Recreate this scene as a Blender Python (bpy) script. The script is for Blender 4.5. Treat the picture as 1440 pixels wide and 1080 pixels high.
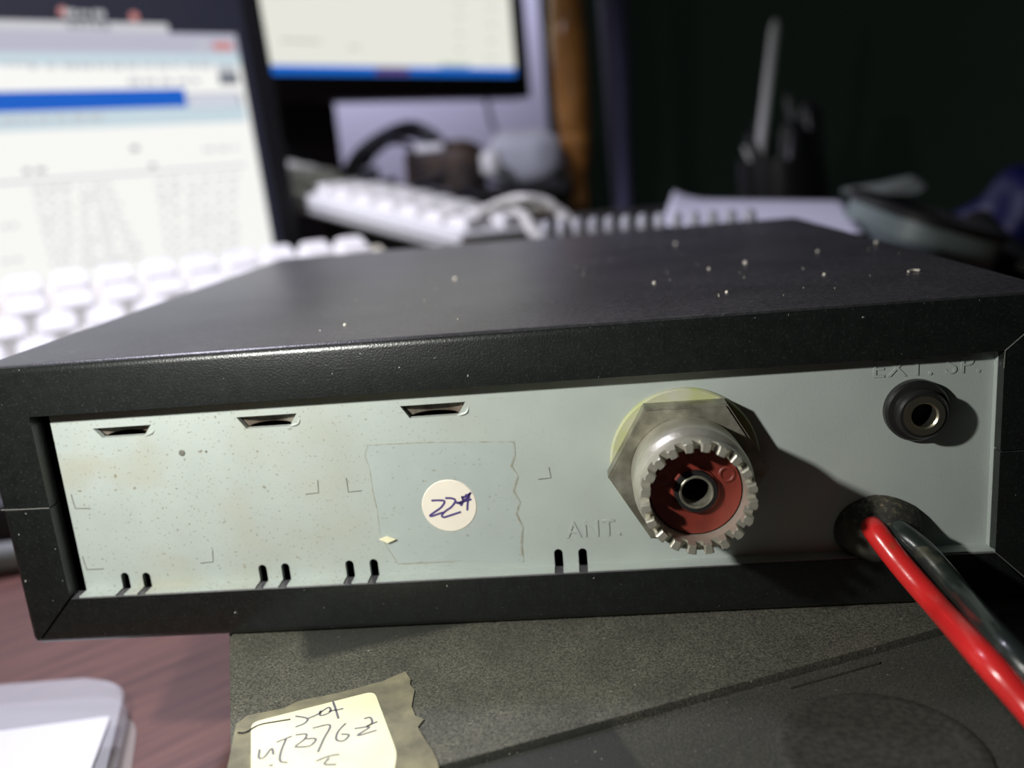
import bpy, bmesh, math, random
from mathutils import Matrix, Vector, noise
random.seed(7)
for o in list(bpy.data.objects): bpy.data.objects.remove(o)
S = 0.001                                   # everything below is written in millimetres
scene = bpy.context.scene
COL = scene.collection

# ------------------------------------------------------------------ camera, light, exposure
F, PITCH, ROLL, YAW = 1257.04, 0.2431, -0.0881, 0.0832
CAM = Vector((92.983, -126.533, 70.138))
def ray(u, v):
    rt = (u-720)/F; up = (540-v)/F; fwd = 1.0
    c, s = math.cos(ROLL), math.sin(ROLL); rt, up = c*rt-s*up, s*rt+c*up
    c, s = math.cos(PITCH), math.sin(PITCH); yy = c*fwd+s*up; zz = -s*fwd+c*up
    c, s = math.cos(YAW), math.sin(YAW)
    return Vector((c*rt-s*yy, s*rt+c*yy, zz))
def P(u, v, ax, val):
    d = ray(u, v); return CAM + d*((val-CAM[ax])/d[ax])
def at(u, v, d): return CAM + ray(u, v)*d
f_ = ray(720, 540); r_ = (ray(1720, 540)-f_).normalized(); u_ = (ray(720, -460)-f_).normalized()
cd = bpy.data.cameras.new('camera'); cam = bpy.data.objects.new('camera', cd); COL.objects.link(cam)
cam.matrix_world = Matrix(((r_.x, u_.x, -f_.x, CAM.x*S), (r_.y, u_.y, -f_.y, CAM.y*S), (r_.z, u_.z, -f_.z, CAM.z*S), (0, 0, 0, 1)))
cd.sensor_width = 36; cd.lens = F/1440*36; cd.clip_start = 0.005; cd.clip_end = 20
cd.dof.use_dof = True; cd.dof.focus_distance = 0.128; cd.dof.aperture_fstop = cd.lens/2.5
scene.camera = cam
vs = scene.view_settings
vs.view_transform = 'Standard'; vs.look = 'None'; vs.gamma = 1; vs.exposure = 0; vs.use_curve_mapping = False
w = bpy.data.worlds.new('world'); scene.world = w; w.use_nodes = True
w.node_tree.nodes['Background'].inputs[0].default_value = (0.75, 0.95, 0.9, 1)
w.node_tree.nodes['Background'].inputs[1].default_value = 0.014
def light(name, kind, loc, energy, color, size, aim=None, **kw):
    l = bpy.data.lights.new(name, kind); l.energy = energy; l.color = color
    if kind == 'AREA': l.size = size*S
    else: l.shadow_soft_size = size*S
    for k, v in kw.items(): setattr(l, k, v)
    o = bpy.data.objects.new(name, l); COL.objects.link(o); o.location = Vector(loc)*S
    if aim is not None:
        o.rotation_euler = (Vector(aim)-Vector(loc)).to_track_quat('-Z', 'Y').to_euler()
    return o
light('desk_lamp_light', 'SPOT', (12, -82, 92), 0.98, (1.0, 0.99, 0.93), 3.5, aim=(62, 0, 14), spot_size=math.radians(140), spot_blend=1.0)
light('shelf_lamp_light', 'SPOT', (-190, 210, 470), 15, (0.84, 0.82, 1.0), 25, aim=(-120, 300, 0), spot_size=math.radians(100), spot_blend=0.9)
light('partition_fill_light', 'SPOT', (-60, 800, 620), 46, (0.86, 0.88, 1.0), 30, aim=(-30, 1050, 40), spot_size=math.radians(75), spot_blend=0.6)  # added unseen spot that brightens the partition panel

# ------------------------------------------------------------------ materials
MATS = {}
def mat(name, color, rough=0.5, metal=0.0, var=0.0, vscale=0.3, bump=0.0, bscale=2.0, color2=None, emit=0, spec=0.5, alpha=1, coat=0, trans=0):
    m = bpy.data.materials.new(name); m.use_nodes = True; nt = m.node_tree; N = nt.nodes; L = nt.links
    b = N['Principled BSDF']; b.inputs['Roughness'].default_value = rough; b.inputs['Metallic'].default_value = metal
    b.inputs['Specular IOR Level'].default_value = spec; b.inputs['Alpha'].default_value = alpha
    b.inputs['Coat Weight'].default_value = coat; b.inputs['Transmission Weight'].default_value = trans
    c = tuple(color)+(1,); b.inputs['Base Color'].default_value = c
    tc = N.new('ShaderNodeTexCoord'); geo = N.new('ShaderNodeNewGeometry')
    mp = N.new('ShaderNodeMapping'); mp.inputs['Scale'].default_value = (1000, 1000, 1000)
    L.new(geo.outputs['Position'], mp.inputs['Vector'])
    if var > 0 or color2:
        n = N.new('ShaderNodeTexNoise'); n.inputs['Scale'].default_value = vscale; n.inputs['Detail'].default_value = 6
        L.new(mp.outputs[0], n.inputs['Vector'])
        mx = N.new('ShaderNodeMix'); mx.data_type = 'RGBA'
        mr = N.new('ShaderNodeMapRange'); mr.inputs['From Min'].default_value = 0.35; mr.inputs['From Max'].default_value = 0.65
        L.new(n.outputs['Fac'], mr.inputs['Value']); L.new(mr.outputs[0], mx.inputs['Factor'])
        c2 = tuple(color2)+(1,) if color2 else tuple(x*(1-var) for x in color)+(1,)
        mx.inputs['A'].default_value = c; mx.inputs['B'].default_value = c2
        L.new(mx.outputs['Result'], b.inputs['Base Color'])
        m['mix'] = mx.name
    if bump > 0:
        n2 = N.new('ShaderNodeTexNoise'); n2.inputs['Scale'].default_value = bscale; n2.inputs['Detail'].default_value = 3
        L.new(mp.outputs[0], n2.inputs['Vector'])
        bp = N.new('ShaderNodeBump'); bp.inputs['Strength'].default_value = 1.0; bp.inputs['Distance'].default_value = bump*S
        L.new(n2.outputs['Fac'], bp.inputs['Height']); L.new(bp.outputs[0], b.inputs['Normal'])
    if emit:
        b.inputs['Emission Color'].default_value = c; b.inputs['Emission Strength'].default_value = emit
        b.inputs['Base Color'].default_value = (0.02, 0.02, 0.02, 1)
    MATS[name] = m; m['mp'] = mp.name
    return m
def speck(m, color, scale, thr, soft=0.03, mask=None, rough=None, amount=1.0):
    """adds specks: noise above thr takes the given colour; mask = (axis, from, to, mask noise scale)"""
    nt = m.node_tree; N = nt.nodes; L = nt.links; b = N['Principled BSDF']; mp = N[m['mp']]
    n = N.new('ShaderNodeTexNoise'); n.inputs['Scale'].default_value = scale; n.inputs['Detail'].default_value = 2
    L.new(mp.outputs[0], n.inputs['Vector'])
    mr = N.new('ShaderNodeMapRange'); mr.inputs['From Min'].default_value = thr; mr.inputs['From Max'].default_value = thr+soft
    mr.inputs['To Max'].default_value = amount
    L.new(n.outputs['Fac'], mr.inputs['Value']); fac = mr.outputs[0]
    if mask:
        sx = N.new('ShaderNodeSeparateXYZ'); L.new(mp.outputs[0], sx.inputs[0])
        m2 = N.new('ShaderNodeMapRange'); m2.inputs['From Min'].default_value = mask[1]; m2.inputs['From Max'].default_value = mask[2]
        L.new(sx.outputs[mask[0]], m2.inputs['Value'])
        mu = N.new('ShaderNodeMath'); mu.operation = 'MULTIPLY'; L.new(fac, mu.inputs[0]); L.new(m2.outputs[0], mu.inputs[1]); fac = mu.outputs[0]
    mx = N.new('ShaderNodeMix'); mx.data_type = 'RGBA'; L.new(fac, mx.inputs['Factor'])
    src = b.inputs['Base Color']
    if src.is_linked: L.new(src.links[0].from_socket, mx.inputs['A'])
    else: mx.inputs['A'].default_value = src.default_value
    mx.inputs['B'].default_value = tuple(color)+(1,)
    L.new(mx.outputs['Result'], src)
    return m

black_paint = mat('black_powder_coat', (0.0085, 0.0105, 0.0100), 0.33, var=0.3, vscale=0.5, bump=0.040, bscale=3.2, spec=0.62)
speck(black_paint, (0.05, 0.048, 0.042), 2.2, 0.56, 0.2, amount=0.35)
speck(black_paint, (0.3, 0.3, 0.27), 1.1, 0.735, 0.02)
speck(black_paint, (0.4, 0.4, 0.37), 3.0, 0.76, 0.02)
def top_dust_sheen(m, color, amount):
    nt = m.node_tree; N = nt.nodes; L = nt.links; b = N['Principled BSDF']; mp = N[m['mp']]
    g = N.new('ShaderNodeNewGeometry'); sx = N.new('ShaderNodeSeparateXYZ'); L.new(g.outputs['True Normal'], sx.inputs[0])
    mr = N.new('ShaderNodeMapRange'); mr.inputs['From Min'].default_value = 0.75; mr.inputs['From Max'].default_value = 1.0
    L.new(sx.outputs[2], mr.inputs['Value'])
    n = N.new('ShaderNodeTexNoise'); n.inputs['Scale'].default_value = 1.3; n.inputs['Detail'].default_value = 7; n.inputs['Roughness'].default_value = 0.8
    L.new(mp.outputs[0], n.inputs['Vector'])
    n2 = N.new('ShaderNodeTexNoise'); n2.inputs['Scale'].default_value = 0.07; L.new(mp.outputs[0], n2.inputs['Vector'])
    r2 = N.new('ShaderNodeMapRange'); r2.inputs['From Min'].default_value = 0.35; r2.inputs['From Max'].default_value = 0.75; r2.inputs['To Min'].default_value = 0.15; r2.inputs['To Max'].default_value = amount*1.6
    L.new(n.outputs['Fac'], r2.inputs['Value'])
    mu = N.new('ShaderNodeMath'); mu.operation = 'MULTIPLY'; L.new(mr.outputs[0], mu.inputs[0]); L.new(r2.outputs[0], mu.inputs[1])
    mu2 = N.new('ShaderNodeMath'); mu2.operation = 'MULTIPLY_ADD'; L.new(n2.outputs['Fac'], mu2.inputs[0]); mu2.inputs[1].default_value = 0.8; mu2.inputs[2].default_value = 0.6
    mu3 = N.new('ShaderNodeMath'); mu3.operation = 'MULTIPLY'; L.new(mu.outputs[0], mu3.inputs[0]); L.new(mu2.outputs[0], mu3.inputs[1])
    mx = N.new('ShaderNodeMix'); mx.data_type = 'RGBA'; L.new(mu3.outputs[0], mx.inputs['Factor'])
    src = b.inputs['Base Color']; L.new(src.links[0].from_socket, mx.inputs['A']); mx.inputs['B'].default_value = tuple(color)+(1,)
    L.new(mx.outputs['Result'], src)
top_dust_sheen(black_paint, (0.20, 0.185, 0.21), 0.36)  # dust film, tinted violet to paint in the screens' sheen
dark_slot = mat('dark_inside', (0.004, 0.004, 0.004), 0.8)
panel_m = mat('grey_panel_paint', (0.40, 0.445, 0.42), 0.42, var=0.06, vscale=0.12, bump=0.02, bscale=3)
speck(panel_m, (0.18, 0.16, 0.10), 2.3, 0.64, 0.05, mask=(0, 98, 40), amount=0.75)
speck(panel_m, (0.16, 0.13, 0.07), 0.8, 0.725, 0.03, mask=(0, 80, 30), amount=0.8)
speck(panel_m, (0.36, 0.34, 0.24), 0.09, 0.5, 0.2, mask=(0, 100, 0), amount=0.5)
tab_m = mat('shaded_panel_paint', (0.20, 0.185, 0.15), 0.6, color2=(0.10, 0.07, 0.05), vscale=0.4)  # shade inside the louvres put into the paint colour, with rust-brown patches
mark_m = mat('stamped_line', (0.13, 0.13, 0.11), 0.6)
nickel = mat('nickel', (0.62, 0.60, 0.52), 0.40, metal=0.72, color2=(0.50, 0.48, 0.40), vscale=0.35, bump=0.03, bscale=2.0)
nickel_dull = mat('dull_nickel', (0.42, 0.41, 0.34), 0.45, metal=0.7, color2=(0.2, 0.19, 0.15), vscale=0.3, bump=0.05, bscale=1.5)
washer_m = mat('yellowed_washer', (0.46, 0.46, 0.37), 0.5, color2=(0.40, 0.43, 0.20), vscale=0.28)
red_ins = mat('red_brown_insulator', (0.17, 0.022, 0.013), 0.5, var=0.25, vscale=0.4, bump=0.02)
brass = mat('worn_brass', (0.42, 0.39, 0.30), 0.4, metal=1.0)
black_plastic = mat('black_plastic', (0.014, 0.014, 0.014), 0.35, bump=0.01)
rubber = mat('dusty_rubber', (0.02, 0.02, 0.018), 0.7, color2=(0.07, 0.062, 0.045), vscale=0.35, bump=0.12, bscale=1.0)
speck(rubber, (0.20, 0.17, 0.11), 1.6, 0.54, 0.15, mask=(2, 11.5, 16.5), amount=0.9)
red_wire = mat('red_wire', (0.62, 0.022, 0.022), 0.28, bump=0.01, coat=0.3)
speck(red_wire, (0.16, 0.08, 0.03), 0.5, 0.62, 0.12, mask=(1, -12, -2), amount=0.8)
black_wire = mat('black_wire', (0.016, 0.022, 0.02), 0.28, bump=0.03, bscale=1.0, coat=0.3)
speck(black_wire, (0.15, 0.14, 0.09), 0.5, 0.52, 0.15, mask=(1, -12, -2), amount=0.8)
sticker_m = mat('cream_sticker', (0.80, 0.74, 0.64), 0.5, var=0.03)
ink = mat('violet_ink', (0.07, 0.045, 0.19), 0.5)
ink_grey = mat('grey_ink', (0.13, 0.13, 0.16), 0.6)
glue_m = mat('tape_residue', (0.385, 0.435, 0.42), 0.36, var=0.05, vscale=0.2)
speck(glue_m, (0.18, 0.16, 0.10), 1.9, 0.675, 0.05, amount=0.5)
glue_edge = mat('tape_residue_edge', (0.39, 0.43, 0.40), 0.5, color2=(0.27, 0.25, 0.17), vscale=0.7)
dust_box = mat('dusty_black_plastic', (0.022, 0.023, 0.020), 0.62, bump=0.07, bscale=5.0)
desk_m = mat('red_brown_laminate', (0.125, 0.048, 0.040), 0.42)
tape_m = mat('aged_tape', (0.22, 0.20, 0.125), 0.35, color2=(0.12, 0.11, 0.075), vscale=0.25, bump=0.1, bscale=0.6)
label_m = mat('cream_paper_label', (0.82, 0.79, 0.55), 0.6, color2=(0.74, 0.71, 0.48), vscale=0.15)
card_m = mat('white_card', (0.82, 0.82, 0.84), 0.5)
clear_m = mat('clear_plastic', (0.80, 0.80, 0.86), 0.15, alpha=0.38, bump=0.05, bscale=0.3)
clear2_m = mat('thin_clear_plastic', (0.72, 0.68, 0.66), 0.2, alpha=0.22)
key_m = mat('white_keycap', (0.80, 0.79, 0.75), 0.45)
kb_m = mat('ivory_keyboard_shell', (0.60, 0.57, 0.44), 0.5)
kb2_m = mat('white_keyboard_shell', (0.74, 0.74, 0.72), 0.45)
lap_m = mat('black_laptop_plastic', (0.008, 0.008, 0.010), 0.55)
wall_m = mat('lilac_partition', (0.40, 0.38, 0.50), 0.8)
darkwall_m = mat('dark_wall', (0.24, 0.32, 0.26), 0.9)
wood_m = mat('varnished_wood', (0.44, 0.20, 0.045), 0.3, color2=(0.30, 0.13, 0.03), vscale=0.05)
navy_m = mat('navy_cloth', (0.10, 0.10, 0.19), 0.8)
paper_m = mat('white_paper', (0.66, 0.65, 0.76), 0.6)
cable_black = mat('black_cable', (0.012, 0.013, 0.022), 0.4)
cable_white = mat('white_cable', (0.62, 0.61, 0.56), 0.45)
brownbox_m = mat('dark_brown_plastic', (0.018, 0.014, 0.014), 0.4, color2=(0.09, 0.055, 0.035), vscale=0.035)
greycloth_m = mat('grey_cloth', (0.58, 0.60, 0.66), 0.7, var=0.3, vscale=0.03)
blue_m = mat('blue_plastic', (0.004, 0.005, 0.07), 0.5)
greygreen_m = mat('grey_green_plastic', (0.15, 0.19, 0.185), 0.4)
green_m = mat('green_print', (0.06, 0.50, 0.08), 0.4)
grey_m = mat('grey_rubber', (0.15, 0.16, 0.15), 0.6)

def masked_dust():
    """dust film of the lower box: two-scale noise, with cleaner wiped patches that have edges of their own"""
    m = dust_box; nt = m.node_tree; N = nt.nodes; L = nt.links; b = N['Principled BSDF']; mp = N[m['mp']]
    rot = N.new('ShaderNodeMapping'); rot.inputs['Rotation'].default_value = (0, 0, -0.367)
    L.new(mp.outputs[0], rot.inputs['Vector'])
    sx = N.new('ShaderNodeSeparateXYZ'); L.new(rot.outputs[0], sx.inputs[0])
    def math_(op, a, bb):
        n = N.new('ShaderNodeMath'); n.operation = op
        for i, x in enumerate((a, bb)):
            if isinstance(x, (int, float)): n.inputs[i].default_value = x
            else: L.new(x, n.inputs[i])
        return n.outputs[0]
    def step(s, a, w_=0.5):
        n = N.new('ShaderNodeMapRange'); n.inputs['From Min'].default_value = a-w_; n.inputs['From Max'].default_value = a+w_
        L.new(s, n.inputs['Value']); return n.outputs[0]
    X, Y = sx.outputs[0], sx.outputs[1]
    def rect(x0, x1, y0, y1, w_=0.5):
        return math_('MULTIPLY', math_('MULTIPLY', step(X, x0, w_), math_('SUBTRACT', 1, step(X, x1, w_))),
                     math_('MULTIPLY', step(Y, y0, w_), math_('SUBTRACT', 1, step(Y, y1, w_))))
    def loc(u, v, z=0):
        p = P(u, v, 2, z); a = -0.367
        return (math.cos(a)*p.x-math.sin(a)*p.y, math.sin(a)*p.x+math.cos(a)*p.y)
    n1 = N.new('ShaderNodeTexNoise'); n1.inputs['Scale'].default_value = 3.2; n1.inputs['Detail'].default_value = 6; n1.inputs['Roughness'].default_value = 0.75
    L.new(mp.outputs[0], n1.inputs['Vector'])
    n2 = N.new('ShaderNodeTexNoise'); n2.inputs['Scale'].default_value = 0.12; n2.inputs['Detail'].default_value = 4
    L.new(mp.outputs[0], n2.inputs['Vector'])
    base = math_('MULTIPLY', math_('ADD', math_('MULTIPLY', n1.outputs['Fac'], 3.6), -1.38), math_('ADD', n2.outputs['Fac'], 0.35))
    a0, a1 = loc(430, 930), loc(800, 893)
    clean = rect(a0[0], a1[0]+40, a0[1], a0[1]+30, 1.0)                  # wiped band under the radio
    c0 = loc(760, 1037)
    low = math_('SUBTRACT', 1, step(Y, c0[1], 0.3))                      # lower field beyond the step has thinner dust
    c1 = loc(862, 1010)
    dark = math_('MULTIPLY', math_('MULTIPLY', low, math_('SUBTRACT', 1, step(X, c1[0], 0.4))), 1.0)
    keep = math_('SUBTRACT', 1, math_('MULTIPLY', clean, 0.8))
    keep = math_('MULTIPLY', keep, math_('SUBTRACT', 1, math_('MULTIPLY', low, 0.52)))
    keep = math_('MULTIPLY', keep, math_('SUBTRACT', 1, math_('MULTIPLY', dark, 0.75)))
    fac = math_('MULTIPLY', base, keep)
    mx = N.new('ShaderNodeMix'); mx.data_type = 'RGBA'; mx.clamp_factor = True
    L.new(fac, mx.inputs['Factor']); mx.inputs['A'].default_value = (0.018, 0.020, 0.018, 1); mx.inputs['B'].default_value = (0.18, 0.17, 0.13, 1)
    L.new(mx.outputs['Result'], b.inputs['Base Color'])
masked_dust()
speck(dust_box, (0.5, 0.48, 0.38), 2.2, 0.73, 0.03, amount=0.8)

def wood_grain(m, c1, c2, ang):
    nt = m.node_tree; N = nt.nodes; L = nt.links; b = N['Principled BSDF']; mp = N[m['mp']]
    r = N.new('ShaderNodeMapping'); r.inputs['Rotation'].default_value = (0, 0, ang)
    r2 = N.new('ShaderNodeMapping'); r2.inputs['Scale'].default_value = (0.05, 1, 1)
    L.new(mp.outputs[0], r.inputs['Vector']); L.new(r.outputs[0], r2.inputs['Vector'])
    n = N.new('ShaderNodeTexNoise'); n.inputs['Scale'].default_value = 0.35; n.inputs['Detail'].default_value = 8; n.inputs['Roughness'].default_value = 0.65
    L.new(r2.outputs[0], n.inputs['Vector'])
    mr = N.new('ShaderNodeMapRange'); mr.inputs['From Min'].default_value = 0.3; mr.inputs['From Max'].default_value = 0.7
    L.new(n.outputs['Fac'], mr.inputs['Value'])
    mx = N.new('ShaderNodeMix'); mx.data_type = 'RGBA'; L.new(mr.outputs[0], mx.inputs['Factor'])
    mx.inputs['A'].default_value = c1+(1,); mx.inputs['B'].default_value = c2+(1,)
    L.new(mx.outputs['Result'], b.inputs['Base Color'])
wood_grain(desk_m, (0.062, 0.024, 0.019), (0.20, 0.085, 0.066), -0.75)
speck(desk_m, (0.3, 0.2, 0.12), 0.5, 0.72, 0.04, amount=0.5)

# ------------------------------------------------------------------ object helpers
WM = {}
def thing(name, label, cat, loc=(0, 0, 0), M=None, group=None):
    o = bpy.data.objects.new(name, None); COL.objects.link(o); o.empty_display_size = 0.01
    mw = M.copy() if M is not None else Matrix.Translation(Vector(loc))      # millimetres
    WM[o.name] = mw
    t = mw.translation*S; m2 = mw.copy(); m2.translation = t; o.matrix_world = m2
    o['label'] = label; o['category'] = cat
    if group: o['group'] = group
    return o
def obj(name, bm, m, parent=None, local=False, smooth=True, label=None, kind=None, ang=35):
    me = bpy.data.meshes.new(name)
    if parent is not None:
        mw = WM[parent.name]
        if not local: bm.transform(mw.inverted())
    bm.transform(Matrix.Scale(S, 4))
    bmesh.ops.recalc_face_normals(bm, faces=bm.faces)
    bm.to_mesh(me); bm.free()
    for mm in (m if isinstance(m, (list, tuple)) else [m]): me.materials.append(mm)
    if smooth and len(me.polygons):
        me.polygons.foreach_set('use_smooth', [True]*len(me.polygons)); me.set_sharp_from_angle(angle=math.radians(ang))
    o = bpy.data.objects.new(name, me); COL.objects.link(o)
    if parent is not None:
        o.parent = parent; WM[o.name] = WM[parent.name]
    if label: o['label'] = label
    if kind: o['kind'] = kind
    return o
def tag(o, label, cat, group=None):
    o['label'] = label; o['category'] = cat
    if group: o['group'] = group
    return o
def add_box(bm, lo, hi, bev=0, seg=2, M=None, mi=0):
    r = bmesh.ops.create_cube(bm, size=1)
    vs_ = r['verts']; lo = Vector(lo); hi = Vector(hi)
    for v in vs_:
        v.co = Vector(((lo.x+hi.x)/2+v.co.x*(hi.x-lo.x), (lo.y+hi.y)/2+v.co.y*(hi.y-lo.y), (lo.z+hi.z)/2+v.co.z*(hi.z-lo.z)))
    fs = list({f for v in vs_ for f in v.link_faces})
    if mi:
        for f in fs: f.material_index = mi
    if bev:
        es = list({e for v in vs_ for e in v.link_edges})
        r = bmesh.ops.bevel(bm, geom=es, offset=bev, segments=seg, affect='EDGES', profile=0.5)
        vs_ = list({v for f in r['faces'] for v in f.verts} | {v for v in vs_ if v.is_valid})
    if M is not None: bmesh.ops.transform(bm, matrix=M, verts=[v for v in vs_ if v.is_valid])
    return bm
def box(lo, hi, bev=0, seg=2, M=None): return add_box(bmesh.new(), lo, hi, bev, seg, M)
def add_prism(bm, pts, d):
    """closed polygon pts (Vectors) extruded along vector d"""
    a = [bm.verts.new(p) for p in pts]; b = [bm.verts.new(Vector(p)+d) for p in pts]; n = len(pts)
    bm.faces.new(a); bm.faces.new(b[::-1])
    for i in range(n): bm.faces.new((a[i], b[i], b[(i+1) % n], a[(i+1) % n]))
    return bm
def prism(pts, d): return add_prism(bmesh.new(), [Vector(p) for p in pts], Vector(d))
def frame_of(axis):
    z = Vector(axis).normalized(); t = Vector((1, 0, 0)) if abs(z.x) < 0.9 else Vector((0, 1, 0))
    x = (t-z*t.dot(z)).normalized(); return x, z.cross(x), z
def add_lathe(bm, prof, origin, axis, seg=48, close=True, xdir=None, ph=0):
    """prof: list of (r, h)"""
    x, y, z = frame_of(axis)
    if xdir is not None: x = Vector(xdir); y = z.cross(x)
    o = Vector(origin); rings = []
    for r, h in prof:
        if r < 1e-6: rings.append([bm.verts.new(o+z*h)])
        else: rings.append([bm.verts.new(o+z*h+x*r*math.cos(ph+2*math.pi*i/seg)+y*r*math.sin(ph+2*math.pi*i/seg)) for i in range(seg)])
    for a, b in zip(rings, rings[1:]):
        for i in range(seg):
            j = (i+1) % seg
            if len(a) == 1 and len(b) == 1: continue
            if len(a) == 1: bm.faces.new((a[0], b[j], b[i]))
            elif len(b) == 1: bm.faces.new((a[i], a[j], b[0]))
            else: bm.faces.new((a[i], a[j], b[j], b[i]))
    return bm
def lathe(*a, **k): return add_lathe(bmesh.new(), *a, **k)
def smooth_path(pts, n=8):
    pts = [Vector(p) for p in pts]; out = []
    q = [2*pts[0]-pts[1]]+pts+[2*pts[-1]-pts[-2]]
    for i in range(1, len(q)-2):
        for k in range(n):
            t = k/n; a, b, c, d = q[i-1], q[i], q[i+1], q[i+2]
            out.append(0.5*((2*b)+(c-a)*t+(2*a-5*b+4*c-d)*t*t+(3*b-a-3*c+d)*t**3))
    out.append(pts[-1]); return out
def add_tube(bm, pts, r, seg=10, sm=8, caps=True):
    pts = smooth_path(pts, sm) if sm else [Vector(p) for p in pts]
    rr = r if callable(r) else (lambda t: r)
    t0 = (pts[1]-pts[0]).normalized(); x, y, _ = frame_of(t0); rings = []
    for i, p in enumerate(pts):
        t = (pts[min(i+1, len(pts)-1)]-pts[max(i-1, 0)]).normalized()
        x = (x-t*x.dot(t)).normalized(); y = t.cross(x); ra = rr(i/(len(pts)-1))
        rings.append([bm.verts.new(p+x*ra*math.cos(2*math.pi*k/seg)+y*ra*math.sin(2*math.pi*k/seg)) for k in range(seg)])
    for a, b in zip(rings, rings[1:]):
        for k in range(seg): bm.faces.new((a[k], a[(k+1) % seg], b[(k+1) % seg], b[k]))
    if caps: bm.faces.new(rings[0][::-1]); bm.faces.new(rings[-1])
    return bm
def tube(*a, **k): return add_tube(bmesh.new(), *a, **k)
def add_ribbon(bm, pts, nrm, w_, lift=0.05, thick=0.04, sm=4, taper=0.0):
    """a stroke lying on a plane with normal nrm"""
    nrm = Vector(nrm).normalized(); pts = smooth_path(pts, sm) if (sm and len(pts) > 2) else [Vector(p) for p in pts]
    L_, R_ = [], []
    for i, p in enumerate(pts):
        t = (pts[min(i+1, len(pts)-1)]-pts[max(i-1, 0)]).normalized(); s = nrm.cross(t)*w_/2
        k = i/(len(pts)-1); s = s*(1-taper*k)
        L_.append(bm.verts.new(p+s+nrm*(lift+thick))); R_.append(bm.verts.new(p-s+nrm*(lift+thick)))
    for i in range(len(pts)-1): bm.faces.new((L_[i], L_[i+1], R_[i+1], R_[i]))
    return bm
def boolean(target, cutters, op='DIFFERENCE'):
    """bmesh in, bmesh out (millimetres)"""
    def mk(bm):
        me = bpy.data.meshes.new('tmp'); bmesh.ops.recalc_face_normals(bm, faces=bm.faces); bm.to_mesh(me); bm.free()
        o = bpy.data.objects.new('tmp', me); COL.objects.link(o); return o
    t = mk(target); c = mk(cutters)
    md = t.modifiers.new('b', 'BOOLEAN'); md.operation = op; md.solver = 'EXACT'; md.object = c; md.use_self = True
    bpy.context.view_layer.update()
    dg = bpy.context.evaluated_depsgraph_get(); me = bpy.data.meshes.new_from_object(t.evaluated_get(dg))
    out = bmesh.new(); out.from_mesh(me)
    for o in (t, c):
        m_ = o.data; bpy.data.objects.remove(o); bpy.data.meshes.remove(m_)
    bpy.data.meshes.remove(me)
    return out
def text_bm(body, size, thick, M):
    c = bpy.data.curves.new('t', 'FONT'); c.body = body; c.size = size; c.extrude = thick; c.space_character = 1.12
    o = bpy.data.objects.new('t', c); COL.objects.link(o); bpy.context.view_layer.update()
    dg = bpy.context.evaluated_depsgraph_get(); me = bpy.data.meshes.new_from_object(o.evaluated_get(dg))
    bm = bmesh.new(); bm.from_mesh(me); bm.transform(M)
    bpy.data.objects.remove(o); bpy.data.meshes.remove(me); return bm
def basis(o, x, y, z):
    return Matrix(((x[0], y[0], z[0], o[0]), (x[1], y[1], z[1], o[1]), (x[2], y[2], z[2], o[2]), (0, 0, 0, 1)))
def rounded(pts, r, n=5):
    """round the corners of a closed polygon"""
    pts = [Vector(p) for p in pts]; out = []
    for i, p in enumerate(pts):
        a = (pts[i-1]-p); b = (pts[(i+1) % len(pts)]-p); d = min(r, a.length*0.45, b.length*0.45)
        a = p+a.normalized()*d; b = p+b.normalized()*d
        for k in range(n+1):
            t = k/n; out.append(a*(1-t)**2+p*2*t*(1-t)+b*t*t)
    return out

# ------------------------------------------------------------------ setting: desk, partition, dark wall
TZ = -40.0
desk = thing('desk', 'red-brown wood-grain desk top that everything stands on', 'desk', (0, 200, TZ))
obj('desk_top', box((-700, -350, TZ-25), (900, 900, TZ), 2), desk_m, desk)
for x in (-660, 860):
    for yy in (-310, 860): obj('leg', box((x-25, yy-25, -760), (x+25, yy+25, TZ-25), 3), desk_m, desk)
fl = obj('floor', box((-1500, -1500, -780), (2200, 2600, -760)), grey_m); fl['kind'] = 'structure'
wb = obj('wall_back', box((-1500, 1900, -760), (2200, 1950, 1700)), darkwall_m); wb['kind'] = 'structure'
# lilac partition standing behind the second monitor, its right end just left of the wooden post
hv = Vector((math.cos(math.radians(45)), math.sin(math.radians(45)), 0)); hn = Vector((hv.y, -hv.x, 0))
pe = at(772, 200, 1180); pe.z = TZ
part_ = obj('partition_panel', prism([pe, pe-hv*600, pe-hv*600-hn*18, pe-hn*18], (0, 0, 700)), wall_m)
tag(part_, 'pale lilac partition panel behind the upright second monitor', 'partition')

# ------------------------------------------------------------------ radio
W_, H_, D_, B_ = 160.0, 46.7, 151.8, 8.1
PY = 3.0                                     # face of the rear panel
radio = thing('radio_transceiver', 'black metal-cased two-way radio showing its grey rear panel, on the dusty box', 'radio', (80, 76, 0))
def shell(): 
    s = box((0, 0, 0), (W_, D_, H_), 1.3, 4)
    s = boolean(s, box((B_, -5, B_-0.2), (W_-B_, PY+1, H_-B_)))
    s = boolean(s, box((1.4, PY, 1.4), (W_-1.4, D_-1.4, H_-1.4)))
    return s
SEAM = 23.7
cut = box((-5, -5, -5), (W_+5, D_+5, SEAM))
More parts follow.
